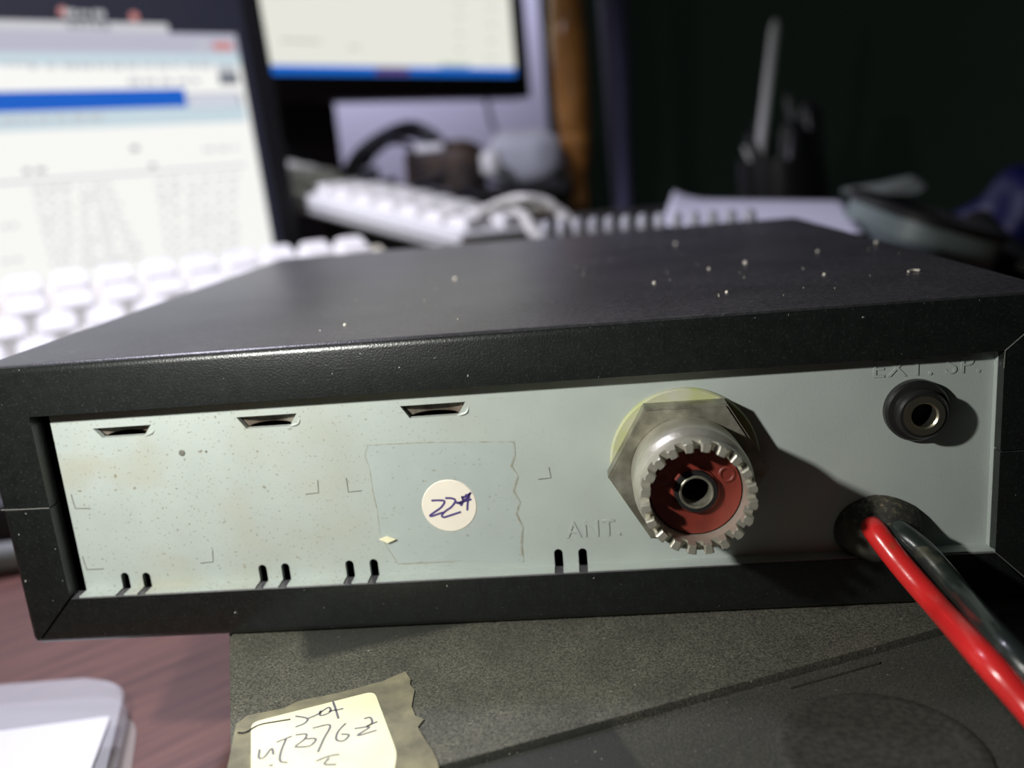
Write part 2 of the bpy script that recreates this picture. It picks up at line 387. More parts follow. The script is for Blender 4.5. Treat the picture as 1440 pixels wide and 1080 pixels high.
# mitred bottom flange: the side flanges come down in front, cut along 45 degrees
top = boolean(shell(), box((-5, -5, -5), (W_+5, D_+5, SEAM+0.12)))
bot = boolean(shell(), box((-5, -5, SEAM-0.12), (W_+5, D_+5, H_+5)))
mg = 0.32
for sgn, x0 in ((1, 0.0), (-1, W_)):
    a = prism([(x0-sgn*0.5, -2, -1.6), (x0+sgn*(B_+0.2), -2, B_-0.1), (x0+sgn*(B_+0.2), -2, B_-0.1+mg*1.5), (x0-sgn*0.5, -2, -1.6+mg*1.5)], (0, 3.4, 0))
    bot = boolean(bot, a)
a = prism([(W_+0.5, -2, H_+0.5), (W_-B_-0.1, -2, H_-B_-0.1), (W_-B_-0.1, -2, H_-B_-0.1-mg), (W_+0.5, -2, H_+0.5-mg)], (0, 3.0, 0))
top = boolean(top, a)
obj('top_cover', top, black_paint, radio, ang=30, label='black crinkle-painted upper cover with a shiny edge')
obj('bottom_cover', bot, black_paint, radio, ang=30, label='black lower cover with mitred corners')

we = mat('scratch_glint_grey', (0.13, 0.13, 0.12), 0.5)  # one grey for the seam scratch and the painted corner glints
obj('scratch_glint', tube([(0.1, -0.02, SEAM+0.15), (4, -0.02, SEAM+0.05), (B_, -0.02, SEAM)], 0.09, 6, 0), we, radio)
obj('scratch_glint', tube([(W_-B_-0.05, -0.02, H_-B_-2.5), (W_-B_, -0.03, H_-B_), (W_, -0.02, H_-0.9)], 0.10, 6, 0), we, radio)  # glint of the upper mitre, painted as a thin grey line
obj('scratch_glint', tube([(W_-B_-9, -0.02, B_-0.15), (W_-B_, -0.03, B_-0.15), (W_-B_+5.5, -0.02, 2.6)], 0.10, 6, 0), we, radio)  # glint of the lower mitre, painted the same way
# rear panel with its punched slots
def pp(u, v, y=PY): return P(u, v, 1, y)
pan = prism(rounded([(9.3, PY, 1.6), (W_-1.6, PY, 1.6), (W_-1.6, PY, H_-4), (9.3, PY, H_-B_+0.6)], 1.0, 4), (0, 1.0, 0))
cut = bmesh.new(); cut2 = bmesh.new()
for (u1, v1) in ((178, 822), (208, 822), (371, 811), (403, 809), (493, 805), (527, 803), (786, 789), (820, 788)):
    c = pp(u1, v1); zt = pp(u1, v1-17).z
    pts = [(c.x-0.68, PY-1, 5)]+[(c.x+0.68*math.cos(t), PY-1, zt-0.68+0.68*math.sin(t)) for t in [math.pi-k*math.pi/8 for k in range(9)]]+[(c.x+0.68, PY-1, 5)]
    add_prism(cut, pts, Vector((0, 3, 0)))
    add_box(cut2, (c.x-0.68, -1, 5), (c.x+0.68, PY+0.5, 9))
louv = []
for (ul, ur, vt, vb) in ((131, 213, 601, 613), (333, 418, 585, 600), (563, 655, 569, 585)):
    a, b = pp(ul, (vt+vb)/2), pp(ur, (vt+vb)/2-4); zt = pp((ul+ur)/2, vt-1).z; zb = pp((ul+ur)/2, vb+1).z
    louv.append((a.x, b.x, zt, zb))
    add_prism(cut, [(a.x, PY-1, zt), (b.x, PY-1, zt), (b.x-1.3, PY-1, zb), (a.x+1.3, PY-1, zb)], Vector((0, 3, 0)))
add_lathe(cut, [(0, -1), (5.2, -1), (5.2, 3), (0, 3)], (107.4, PY, 23.8), (0, 1, 0), 32)
pan = boolean(pan, cut)
panel = obj('rear_panel', pan, panel_m, radio, smooth=False, label='speckled light grey painted rear panel')
lipb = box((9.4, 0.5, B_-0.75), (W_-B_+0.2, PY+0.2, B_-0.02))
obj('folded_lip', boolean(lipb, cut2), panel_m, radio, smooth=False)
obj('folded_lip', box((W_-B_-0.05, 1.9, B_-0.1), (W_-B_+0.4, PY+0.2, H_-B_)), panel_m, radio, smooth=False)
obj('dark_chassis', box((3, PY+6, 3), (W_-3, PY+9, H_-3)), dark_slot, radio, smooth=False)
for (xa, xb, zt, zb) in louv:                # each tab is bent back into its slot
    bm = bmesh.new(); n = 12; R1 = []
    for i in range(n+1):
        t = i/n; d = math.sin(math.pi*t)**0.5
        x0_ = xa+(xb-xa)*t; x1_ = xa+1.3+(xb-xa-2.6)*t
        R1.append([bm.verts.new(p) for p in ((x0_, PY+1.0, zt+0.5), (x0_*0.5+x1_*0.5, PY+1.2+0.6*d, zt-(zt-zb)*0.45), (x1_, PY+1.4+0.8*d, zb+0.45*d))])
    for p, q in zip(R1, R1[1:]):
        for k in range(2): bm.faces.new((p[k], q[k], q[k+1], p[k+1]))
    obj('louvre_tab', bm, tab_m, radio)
    obj('louvre_dimple', tube([(xb-1.5, PY+0.12, zb-0.05), (xb-0.8, PY+0.02, zb+0.05), (xb+0.1, PY+0.0, zb+0.45), (xb+0.5, PY+0.14, zt-0.5)], lambda t: 0.08+0.16*math.sin(math.pi*t), 8, 5), panel_m, radio)
def yplane(pts, y=PY): return [pp(u, v, y) for u, v in pts]
# embossed lettering
def embossed(body, ul, vl, ur, vr, hpx):
    a, b = pp(ul, vl), pp(ur, vr); up = abs(pp(ul, vl-hpx).z-a.z); sz = up/0.70
    bm = text_bm(body, sz, 0.10, Matrix())
    xs = [v.co.x for v in bm.verts]; k = (b.x-a.x)/(max(xs)-min(xs)); dz = (b.z-a.z)/(b.x-a.x)
    for v in bm.verts:
        X = (v.co.x-min(xs))*k; v.co = Vector((a.x+X, PY-0.03-v.co.z, a.z+v.co.y+dz*X))
    return bm
obj('embossed_lettering', embossed('ANT.', 797, 756, 873, 752, 23), panel_m, radio, smooth=False, label='raised letters ANT.')
obj('embossed_lettering', embossed('EXT. SP.', 1228, 531, 1378, 523, 24), panel_m, radio, smooth=False, label='raised letters EXT.SP.')
for poly in ([(100, 695), (106, 715), (127, 715)], [(116, 782), (122, 801), (146, 800)], [(447, 675), (448, 693), (430, 695)],
             [(299, 773), (300, 790), (282, 792)], [(487, 672), (490, 692), (509, 690)], [(772, 657), (775, 672), (757, 674)]):
    bm = bmesh.new(); add_ribbon(bm, yplane(poly), (0, -1, 0), 0.17, 0.0, 0.03, sm=0)
    obj('corner_mark', bm, mark_m, radio, smooth=False)
# tape residue square and sticker
sq = [(517, 626), (600, 622), (722, 621), (724, 640), (719, 655), (728, 670), (722, 690), (731, 706), (726, 722), (735, 742), (733, 765), (736, 790), (700, 790), (640, 789), (560, 793), (545, 770), (534, 750), (530, 715), (524, 690), (520, 660), (513, 640)]
bm = bmesh.new(); bm.faces.new([bm.verts.new(p+Vector((0, -0.03, 0))) for p in yplane(sq)])
obj('tape_residue', bm, glue_m, radio, smooth=False, label='square ghost of removed tape')
bm = bmesh.new(); add_ribbon(bm, yplane(sq[2:12]), (0, -1, 0), 0.28, 0.03, 0.03, sm=0); add_ribbon(bm, yplane(sq[13:]+sq[:1]), (0, -1, 0), 0.16, 0.03, 0.03, sm=0)
add_ribbon(bm, yplane(sq[:3]), (0, -1, 0), 0.14, 0.03, 0.03, sm=0)
obj('residue_edge', bm, glue_edge, radio, smooth=False)
obj('flake', prism([p+Vector((0, -0.5, 0)) for p in yplane([(534, 757), (545, 753), (557, 757), (546, 762)])], (0, 0.3, 0)), label_m, radio, smooth=False, label='tiny cream flake')
obj('dirt_spot', lathe([(0, 0.1), (0.35, 0.12), (0.55, 0)], pp(256, 637), (0, -1, 0), 12), mark_m, radio)
obj('dirt_spot', lathe([(0, 0.1), (0.22, 0)], pp(290, 635), (0, -1, 0), 10), mark_m, radio)
sc = pp(632, 711); sr = 4.35
stick = obj('round_sticker', lathe([(0, 0.14), (sr-0.15, 0.14), (sr, 0.0)], sc, (0, -1, 0), 64), sticker_m, radio, label='round cream sticker with handwritten 22#')
def zk(pts): return [pp(580+x/10.8, 660+y/10.8) for x, y in pts]
bm = bmesh.new()
for st, w_, sm in (([(290, 470), (400, 465), (490, 480), (440, 570), (330, 650), (270, 695), (300, 705), (400, 670), (500, 640)], 0.34, 4),
               ([(500, 432), (600, 435), (655, 470), (600, 560), (510, 625), (450, 690), (480, 722), (560, 700), (740, 640)], 0.34, 4),
               ([(700, 500), (790, 480), (890, 450)], 0.34, 3), ([(740, 420), (800, 410), (880, 360)], 0.36, 3), ([(760, 400), (770, 480), (735, 550)], 0.4, 3),
               ([(890, 345), (860, 400), (840, 520), (835, 620)], 0.34, 4), ([(655, 490), (720, 510), (800, 460), (870, 400)], 0.4, 3), ([(810, 370), (850, 440), (900, 455)], 0.34, 3)):
    add_ribbon(bm, zk(st), (0, -1, 0), w_, 0.14, 0.02, sm)
o = obj('handwriting', bm, ink, stick, smooth=False, label='violet handwritten 22#')

# antenna socket
cx, cz = 107.3, 23.6
ax = Vector((-0.015, -0.9975, 0.068)).normalized(); so = Vector((cx, PY, cz))
sxd, syd, _ = frame_of(ax); SM = basis(so, sxd, syd, ax)
sock = obj('antenna_socket', lathe([(6.2, 3.0), (8.3, 3.0), (8.3, 3.9), (7.9, 4.1), (7.9, 4.4), (8.35, 4.7), (8.35, 11.4), (8.2, 12.0), (7.75, 12.6), (7.6, 13.0), (7.6, 13.5), (7.7, 13.7), (7.7, 15.6), (6.45, 15.6), (6.3, 9)], so, ax, 72), nickel, radio, label='nickel coaxial socket with toothed rim')
obj('washer', lathe([(5, 0), (11.15, 0), (11.15, 0.6), (10.9, 0.9), (5, 0.9)], (cx-0.1, PY, cz+0.9), (0, -1, 0), 64), washer_m, sock, label='yellow-stained washer')
hexr = 11.8
pts = [(hexr*math.cos(k*math.pi/3), hexr*math.sin(k*math.pi/3)) for k in range(6)]
bm = prism([(cx+a, PY-0.9, cz+b) for a, b in pts], (0, -3.1, 0))
es = [e for e in bm.edges if all(abs(v.co.y-(PY-4.0)) < 1e-3 for v in e.verts)]
bmesh.ops.bevel(bm, geom=es, offset=0.35, segments=2, affect='EDGES')
obj('hex_nut', bm, nickel_dull, sock, label='large dull hexagonal nut', ang=20)
NT = 20
for k in range(NT):
    a0 = 2*math.pi*(k+0.18)/NT; a1 = 2*math.pi*(k+0.72)/NT
    r0, r1 = 6.45, 7.7; q = []
    for t in range(4): a = a0+(a1-a0)*t/3; q.append(SM @ Vector((r1*math.cos(a), r1*math.sin(a), 15.5)))
    for t in range(4): a = a1+(a0-a1)*t/3; q.append(SM @ Vector((r0*math.cos(a), r0*math.sin(a), 15.5)))
    bm = prism(q, ax*2.0); inv = SM.inverted()
    es = [e for e in bm.edges if all(abs((inv @ v.co).z-17.5) < 1e-3 for v in e.verts)]
    bmesh.ops.bevel(bm, geom=es, offset=0.15, segments=1, affect='EDGES')
    obj('tooth', bm, nickel, sock, ang=25)
obj('insulator', lathe([(2.4, 8.2), (2.4, 13.6), (3.1, 13.6), (3.3, 13.3), (6.2, 13.3), (6.4, 10)], so, ax, 48), red_ins, sock, label='red-brown plastic insulator')
for an in (25, 270, 155):
    a = math.radians(an); c = so+ax*13.3+Vector((math.cos(a), 0, math.sin(a)))*4.75
    obj('insulator_dimple', lathe([(0.7, -0.02), (0.85, 0.12), (1.05, 0.12), (1.2, -0.02)], c, ax, 20), red_ins, sock)
obj('centre_contact', lathe([(2.35, 7), (2.35, 14.3), (2.2, 14.45), (2.0, 14.4), (1.9, 13.9), (1.9, 9)], so, ax, 40), nickel_dull, sock, label='hollow metal centre contact')
obj('contact_bore', lathe([(1.88, 12), (1.88, 8), (0, 8)], so, ax, 32), dark_slot, sock)
obj('contact_sleeve', lathe([(2.36, 13.4), (2.36, 14.25), (2.85, 14.2), (3.05, 13.4)], so, ax, 40), black_plastic, sock)
ax = (0, -1, 0)

# speaker jack
jx, jz = 140.9, 30.0
jack = obj('speaker_jack', lathe([(4.6, 0), (4.6, 1.1), (4.3, 1.5), (3.6, 1.6), (3.6, 3.2), (3.3, 3.6), (2.95, 3.6), (2.95, 2.5)], (jx, PY, jz), ax, 48), black_plastic, radio, label='black round external speaker jack')
obj('metal_ring', lathe([(2.9, 3.2), (2.9, 3.75), (2.0, 3.75), (1.75, 3.5), (1.75, 2.2)], (jx, PY, jz), ax, 40), brass, jack, label='brassy ring of the jack')
obj('bore', lathe([(1.76, 2.4), (1.74, 0.2), (0, 0.2)], (jx, PY, jz), ax, 24), dark_slot, jack)

# grommet and wires
bm = bmesh.new(); bmesh.ops.create_uvsphere(bm, u_segments=32, v_segments=18, radius=1)
for v in bm.verts:
    x, y_, z = v.co; k = 1-0.25*max(0, -y_)
    v.co = Vector((135.9+6.6*x*k, PY-0.3+6.3*y_, 11.4+5.4*z*k)) + Vector(noise.noise_vector(v.co*2.2))*0.35
grom = obj('cable_grommet', bm, rubber, radio, label='dusty black rubber cable grommet')
e_red = at(1452, 1002, 99); e_blk = at(1462, 962, 100)
obj('red_wire', tube([(134.6, 2.5, 12.4), (133.9, -2.0, 13.2), pp(1268, 795, -6.5), pp(1322, 857, -14), at(1380, 921, 105), e_red, at(1530, 1092, 93)], 1.75, 16, 8), red_wire, radio, label='red insulated power wire')
obj('black_wire', tube([(137.6, 2.5, 12.2), (137.3, -2.4, 13.0), pp(1303, 780, -6.5), pp(1356, 842, -14), at(1405, 899, 106), e_blk, at(1545, 1065, 94)], 1.7, 16, 8), black_wire, radio, label='black insulated power wire')
# a few stray grains lying on the top cover
for (u, v, s_) in ((640, 394, 0.5), (950, 344, 0.45), (1048, 371, 0.45), (997, 379, 0.3), (920, 399, 0.35), (1159, 387, 0.3), (1232, 342, 0.4), (1022, 412, 0.3), (485, 458, 0.3), (1150, 354, 0.3)):
    c = P(u, v, 2, H_); bm = bmesh.new(); bmesh.ops.create_icosphere(bm, subdivisions=1, radius=s_, matrix=Matrix.Translation(c+Vector((0, 0, s_*0.5))))
    obj('dust_grain', bm, sticker_m, radio, smooth=False)
random.seed(11)
for k in range(46):
    c = Vector((random.uniform(40, 157), random.uniform(4, 120), H_)); s_ = random.uniform(0.10, 0.2)
    bm = bmesh.new(); bmesh.ops.create_icosphere(bm, subdivisions=1, radius=s_, matrix=Matrix.Translation(c+Vector((0, 0, s_*0.5)))); obj('dust_grain', bm, glue_edge, radio, smooth=False)
c1, c2 = P(1277, 384, 2, H_), P(1293, 382, 2, H_)
obj('lint_thread', tube([c1+Vector((0, 0, .25)), (c1+c2)/2+Vector((0, .5, .3)), c2+Vector((0, 0, .25))], 0.18, 6, 4), sticker_m, radio)

# ------------------------------------------------------------------ lower dusty box
A = 0.367; bx = Vector((math.cos(A), math.sin(A), 0)); by = Vector((-math.sin(A), math.cos(A), 0))
o0 = P(322, 897, 2, 0); st = P(760, 1037, 2, 0)
MB_ = basis((o0.x, o0.y, 0), bx, by, (0, 0, 1))
sy = (st-o0).dot(by)                        # the step in the lid runs along bx at this offset
lower = thing('equipment_box', 'dusty black plastic equipment box underneath the radio', 'equipment', M=basis((o0.x, o0.y, TZ), bx, by, (0, 0, 1)))
ZT = -0.05
def lb(lo, hi, bev=0.4): return box(lo, hi, bev, 2, MB_)
body = lb((0, -110, TZ+2), (175, 125, ZT-3.0), 1.2)
obj('case_body', body, dust_box, lower)
prof = [(-110, -3.0), (-110, -1.3), (sy-0.9, -1.3), (sy-0.35, -1.15), (sy, -0.05+ZT), (125, ZT), (125, -3.0)]
lid = prism([MB_ @ Vector((0, y_, z)) for y_, z in prof], bx*175)
bmesh.ops.bevel(lid, geom=[e for e in lid.edges if abs((e.verts[0].co-e.verts[1].co).normalized().dot(by)) > 0.95], offset=0.5, segments=2, affect='EDGES')
obj('lid', lid, dust_box, lower, ang=25, label='dusty lid with a diagonal step across it')
g0, g1 = P(1110, 967, 2, -1.2), P(1235, 932, 2, -1.2)
obj('moulded_rib', tube([g0, g1], 0.3, 8, 0), dust_box, lower, label='short raised rib')
boss_m = mat('wiped_black_plastic', (0.02, 0.021, 0.018), 0.7, color2=(0.045, 0.043, 0.034), vscale=1.2)
rc = P(1240, 1060, 2, -1.3)
obj('round_boss', lathe([(12, 0), (12, 0.25), (11.5, 0.4), (10.5, 0.45), (10, 0.3), (0, 0.25)], rc, (0, 0, 1), 48), boss_m, lower, label='low round boss')
for q in ((8, -100), (160, -100), (8, 110), (160, 110)):
    c = MB_ @ Vector((q[0], q[1], 0)); obj('rubber_foot', lathe([(0, 0), (6, 0), (6, 3), (0, 3)], (c.x, c.y, TZ), (0, 0, 1), 20), black_plastic, lower)
def lz(pts, z=0.0): return [P(320+x/4.5, 930+y/4.5, 2, z) for x, y in pts]
tp = [(55, 400), (130, 345), (360, 300), (450, 255), (720, 200), (980, 130), (1125, 68), (1160, 120), (1155, 150), (1185, 185), (1175, 230), (1165, 290), (1190, 350), (1245, 370), (1205, 420), (1250, 500), (1300, 570), (1330, 640), (1360, 800), (1300, 1000), (30, 1100), (-5, 700)]
tape = obj('tape', prism([p+Vector((0, 0, 0.02)) for p in lz(tp)], (0, 0, 0.10)), tape_m, lower, smooth=False, label='yellowed sticky tape with torn zigzag end')
cr = lz([(150, 395), (930, 195), (1075, 590), (1030, 850), (150, 1000)])
lbl = obj('paper_label', prism([p+Vector((0, 0, 0.12)) for p in rounded(cr, 1.4)], (0, 0, 0.08)), label_m, tape, smooth=False, label='cream label with pencilled UT376Z')
bm = bmesh.new()
for s_ in ([(430, 355), (505, 370), (490, 400), (430, 425)], [(510, 370), (570, 345), (640, 300), (650, 330), (590, 352), (590, 320)], [(668, 262), (685, 310), (703, 372)], [(640, 325), (735, 308)],
           [(205, 565), (200, 620), (235, 615), (280, 560), (292, 600)], [(310, 522), (410, 482)], [(372, 500), (340, 580), (335, 640), (382, 650)],
           [(430, 475), (500, 470), (485, 505), (430, 545)], [(490, 500), (560, 500), (520, 545), (425, 552)], [(540, 432), (650, 412), (610, 500), (572, 585)],
           [(750, 400), (700, 455), (690, 505), (735, 512), (770, 475), (720, 470)], [(865, 372), (905, 365), (915, 400), (880, 420), (950, 390)], [(805, 435), (900, 425), (820, 480), (945, 445)],
           [(560, 642), (640, 610), (710, 598)], [(645, 620), (615, 660), (690, 662)], [(262, 670), (290, 665)]):
    add_ribbon(bm, lz(s_), (0, 0, 1), 0.32, 0.20, 0.02, 4)
obj('pencil_writing', bm, ink_grey, lbl, smooth=False, label='pencilled characters UT376Z')
bm = bmesh.new(); add_ribbon(bm, lz([(65, 460), (115, 458), (200, 412), (300, 392), (400, 376)]), (0, 0, 1), 0.30, 0.2, 0.03, 4)
obj('tear_line', bm, dark_slot, tape, smooth=False)

# ------------------------------------------------------------------ blister pack, bottom left
def tz(pts, z): return [P(u, v, 2, TZ+z) for u, v in pts]
pc = P(60, 1050, 2, TZ)
pack = thing('blister_pack', 'clear plastic blister pack with a white card on the desk', 'packaging', (pc.x, pc.y, TZ))
def offs(pts, dx, dy): return [(u+dx, v+dy) for u, v in pts]
outer = [(-160, 1000), (196, 1005), (172, 1180), (-200, 1200)]
obj('flange', prism(rounded(tz(outer, 0.1), 9, 8), (0, 0, 0.5)), clear2_m, pack, label='thin clear flange')
inner = rounded(tz([(-170, 1004), (186, 976), (140, 1190), (-200, 1200)], 0.7), 10, 5)
bl = prism(inner, (0, 0, 5.0))
es = [e for e in bl.edges if all(v.co.z > TZ+5 for v in e.verts)]
bmesh.ops.bevel(bl, geom=es, offset=0.8, segments=3, affect='EDGES')
obj('blister', bl, clear_m, pack, label='raised clear blister')
obj('card', prism(rounded(tz([(-150, 1046), (-5, 1031), (156, 1009), (128, 1085), (90, 1180), (-190, 1200)], 6.0), 1.2), (0, 0, 0.4)), card_m, pack, smooth=False, label='white card')

# ------------------------------------------------------------------ laptop at the left
def horiz(u): 
    d = ray(u, 220-0.0883*(u-800)); d.z = 0; return d.normalized()
lh = horiz(2300); ln = Vector((lh.y, -lh.x, 0)); lean = math.radians(4)
lu = (Vector((0, 0, 1))*math.cos(lean)-ln*math.sin(lean)).normalized(); lnn = lh.cross(lu)
if lnn.dot(ln) < 0: lnn = -lnn
lc = at(427, 345, 590)                       # a point of the lid's right edge
hz = TZ+18
hinge = lc+lu*((hz-lc.z)/lu.z)               # right end of the hinge line
LW, LH = 400, 262
lap = thing('laptop', 'open black laptop with a webpage on its screen, behind the ivory keyboard', 'laptop', M=basis(hinge-lh*LW/2+Vector((0, 0, TZ-hz)), lh, -ln, (0, 0, 1)))
ML = basis(hinge, lh, -lnn, lu)              # lid frame: x right (negative = left), y back, z up
obj('laptop_base', box((-LW, -215, TZ), (0, 6, TZ+15), 3, 3, basis((hinge.x, hinge.y, 0), lh, -ln, (0, 0, 1))), lap_m, lap)
obj('lid', box((-LW, 0, 0), (0, 8, LH), 3, 3, ML), lap_m, lap, label='black screen bezel')
obj('hinge', tube([hinge-lh*60, hinge-lh*20], 6, 12, 0), lap_m, lap)
obj('hinge', tube([hinge-lh*(LW-20), hinge-lh*(LW-60)], 6, 12, 0), lap_m, lap)
def on_plane(u, v, o, n):
    d = ray(u, v); return CAM+d*((Vector(o)-CAM).dot(n)/d.dot(n))
def em(name, c, s): return mat(name, c, 0.3, emit=s)
W1 = em('screen_white', (0.93, 0.93, 0.90), 1.0); W2 = em('screen_pale_blue', (0.66, 0.80, 0.87), 0.85); W3 = em('screen_lilac', (0.56, 0.56, 0.68), 0.85)
BL = em('screen_blue', (0.0, 0.12, 0.62), 0.9); TX = em('screen_text_grey', (0.58, 0.60, 0.63), 0.9); TD = em('screen_text_dark', (0.16, 0.18, 0.22), 0.8)
DK = em('screen_dark', (0.012, 0.013, 0.028), 0.9); RD = em('screen_red', (0.75, 0.3, 0.28), 0.8)
def screen_quads(name, quads, m, parent, o, n, lift):
    bm = bmesh.new()
    for q in quads: bm.faces.new([bm.verts.new(on_plane(u, v, o, n)+n*lift) for u, v in q])
    return obj(name, bm, m, parent, smooth=False)
# the active area, in lid coordinates, then the printed content laid out on it
p_tr = on_plane(344, 40, hinge, lnn); rx = (p_tr-hinge).dot(lh); rz = LH-14
sx0, sx1, sz0, sz1 = -LW+18, rx, 24, rz
def LPt(x, z): return ML @ Vector((x, 0, z))
def lquad(x0, x1, z0, z1, lift, m, name, par):
    bm = bmesh.new(); bm.faces.new([bm.verts.new(LPt(a, b)+lnn*lift) for a, b in ((x0, z0), (x1, z0), (x1, z1), (x0, z1))])
    return obj(name, bm, m, par, smooth=False)
scr = lquad(sx0, sx1, sz0, sz1, 0.4, DK, 'screen', lap); scr['label'] = 'lit screen showing a webpage'
def Z(u, v): return (ML.inverted() @ on_plane(u, v, hinge, lnn)).z
def X(u, v): return (ML.inverted() @ on_plane(u, v, hinge, lnn)).x
xr = X(345, 130)
zt0 = Z(200, 46)                             # top of the window
lquad(sx0, xr, sz0, zt0, 0.6, W1, 'page', scr)
lquad(sx0, xr, Z(200, 75), zt0, 0.8, W3, 'title_bar', scr)
lquad(sx0, xr, Z(200, 92), Z(200, 75), 0.8, W2, 'toolbar', scr)
lquad(sx0, X(237, 45), zt0, Z(120, 31), 0.8, em('screen_tab', (0.68, 0.68, 0.72), 0.85), 'tab_strip', scr)
lquad(sx0, X(262, 142), Z(130, 155), Z(130, 127), 0.9, BL, 'blue_banner', scr)
lquad(X(264, 142), X(340, 142), Z(300, 152), Z(300, 131), 0.9, em('screen_grey', (0.5, 0.53, 0.6), 0.8), 'search_box', scr)
lquad(X(266, 142), X(334, 142), Z(300, 150), Z(300, 134), 1.0, em('screen_field', (0.75, 0.78, 0.88), 0.85), 'search_field', scr)
lquad(sx0, X(345, 160), Z(130, 180), Z(130, 154), 0.9, W2, 'menu_band', scr)
lquad(X(306, 105), X(333, 105), Z(320, 119), Z(320, 104), 1.0, TD, 'thumbnail', scr)
lquad(X(306, 105), X(333, 105), Z(320, 104), Z(320, 92), 1.0, TX, 'thumbnail_top', scr)
lquad(X(299, 65), X(326, 65), Z(310, 71), Z(310, 60), 1.0, RD, 'close_button', scr)
lquad(X(274, 65), X(292, 65), Z(285, 69), Z(285, 60), 1.0, TX, 'window_button', scr)
for u in (88, 188): 
    c = on_plane(u, 17 if u < 100 else 24, hinge, lnn)+lnn*1.0
    obj('tab_icon', lathe([(0, 0), (2.6, 0)], c, lnn, 16), RD, scr, smooth=False)
lquad(sx0, X(345, 235), Z(180, 246), Z(180, 243), 0.9, TX, 'divider', scr)
def dashes(name, rows, m, seed, h=0.72):
    random.seed(seed); bm = bmesh.new()
    for (ua, ub, v, n) in rows:
        x0, x1 = X(ua, v), X(ub, v); z = Z((ua+ub)/2, v); x = x0
        for k in range(n):
            ww = (x1-x0)/n*random.uniform(0.45, 0.85); hh = h*random.uniform(0.8, 1.2)
            for (xa, xb) in ((x, x+ww*0.4), (x+ww*0.5, x+ww)):
                bm.faces.new([bm.verts.new(LPt(a, b)+lnn*1.1) for a, b in ((xa, z-hh), (xb, z-hh), (xb, z+hh), (xa, z+hh))])
            x += (x1-x0)/n
    return obj(name, bm, m, scr, smooth=False, kind='stuff')
dashes('text_lines', [(5, 40, 90, 3), (40, 300, 93, 12), (180, 290, 115, 5), (0, 150, 168, 6), (90, 150, 20, 3)], TX, 3, 1.6)
dashes('headings', [(32, 70, 240, 2), (210, 225, 233, 1), (184, 196, 209, 1), (95, 155, 38, 5)], TD, 4, 1.2)
rows = []
for v in (262, 276, 290, 305, 320, 335, 350, 365): 
    rows += [(45+(v-262)*.25, 105, v+3, 3), (112, 160+(v-262)*.5, v, 3), (218+(v-262)*.15, 258, v-8, 2), (262, 340, v-12, 4)]
rows += [(285, 345, 209, 3), (2, 30, 318, 2), (2, 36, 366, 2)]
dashes('body_text', rows, TX, 5, 0.9)

# ------------------------------------------------------------------ ivory keyboard on the laptop
psi, tau = 0.578, 0.376; O = Vector((-132.7, 260.0, 36.4))
ka = Vector((math.cos(psi), math.sin(psi), 0)); kb = Vector((-math.sin(psi)*math.cos(tau), math.cos(psi)*math.cos(tau), math.sin(tau))); kn = ka.cross(kb)
KM = basis(O, ka, kb, kn)
board = thing('computer_keyboard', 'ivory keyboard with white keycaps propped up on the laptop, left of the radio', 'keyboard', M=KM)
def keycap(wid=18.2, dep=18.2, tw=13.4, td=14.6, h=8.5):
    bm = bmesh.new(); n = 0
    lo = rounded([(-wid/2, -dep/2, -h), (wid/2, -dep/2, -h), (wid/2, dep/2, -h), (-wid/2, dep/2, -h)], 1.2, 2)
    mid = rounded([(-tw/2-.5, -td/2-.3, -0.8), (tw/2+.5, -td/2-.3, -0.8), (tw/2+.5, td/2+.9, -0.8), (-tw/2-.5, td/2+.9, -0.8)], 2.4, 2)
    hi = rounded([(-tw/2+.4, -td/2+.4, 0), (tw/2-.4, -td/2+.4, 0), (tw/2-.4, td/2+.2, 0.3), (-tw/2+.4, td/2+.2, 0.3)], 2.2, 2)
    rings = [[bm.verts.new(p) for p in r] for r in (lo, mid, hi)]
    for a, b in zip(rings, rings[1:]):
        for i in range(len(a)): bm.faces.new((a[i], a[(i+1) % len(a)], b[(i+1) % len(b)], b[i]))
    bm.faces.new(rings[-1]); return bm
x0b, x1b = -19.05*7.2, 19.05*8.1
zb = TZ+15.4                                  # underside rests on the laptop base
def under(P_): v = KM @ Vector(P_); v.z = zb; return v
def wedge(xa, xb, ya, yb, zt):
    bm = bmesh.new(); t = [bm.verts.new(KM @ Vector(p)) for p in ((xa, ya, zt), (xb, ya, zt), (xb, yb, zt), (xa, yb, zt))]
    b = [bm.verts.new(under(p)) for p in ((xa, ya, zt), (xb, ya, zt), (xb, yb, zt), (xa, yb, zt))]
    bm.faces.new(t); bm.faces.new(b[::-1])
    for i in range(4): bm.faces.new((t[i], b[i], b[(i+1) % 4], t[(i+1) % 4]))
    bmesh.ops.bevel(bm, geom=list(bm.edges), offset=1.5, segments=2, affect='EDGES'); return bm
obj('keyboard_shell', wedge(x0b, x1b, -19.05*4.6, 13, -9.0), kb_m, board)
kk = None; rowoff = {0: 0, -1: -19.4, -2: -28.8, -3: -38, -4: -48}
for row, off in rowoff.items():
    n0 = -7; n1 = 7
    for i in range(n0, n1+1):
        x = i*19.05+off
        while x < x0b+10: x += 19.05*20
        if x > x1b-9: continue
        if kk is None: kk = obj('key', keycap(), key_m, board, local=True); k_ = kk
        else: k_ = kk.copy(); COL.objects.link(k_); k_.parent = board
        k_.location = Vector((x, row*19.05, 0))*S
    # fill the right-hand end of staggered rows
    last = max(i for i in range(n0, n1+1))*19.05+off
    while last+19.05 < x1b-9:
        last += 19.05; k_ = kk.copy(); COL.objects.link(k_); k_.parent = board; k_.location = Vector((last, row*19.05, 0))*S

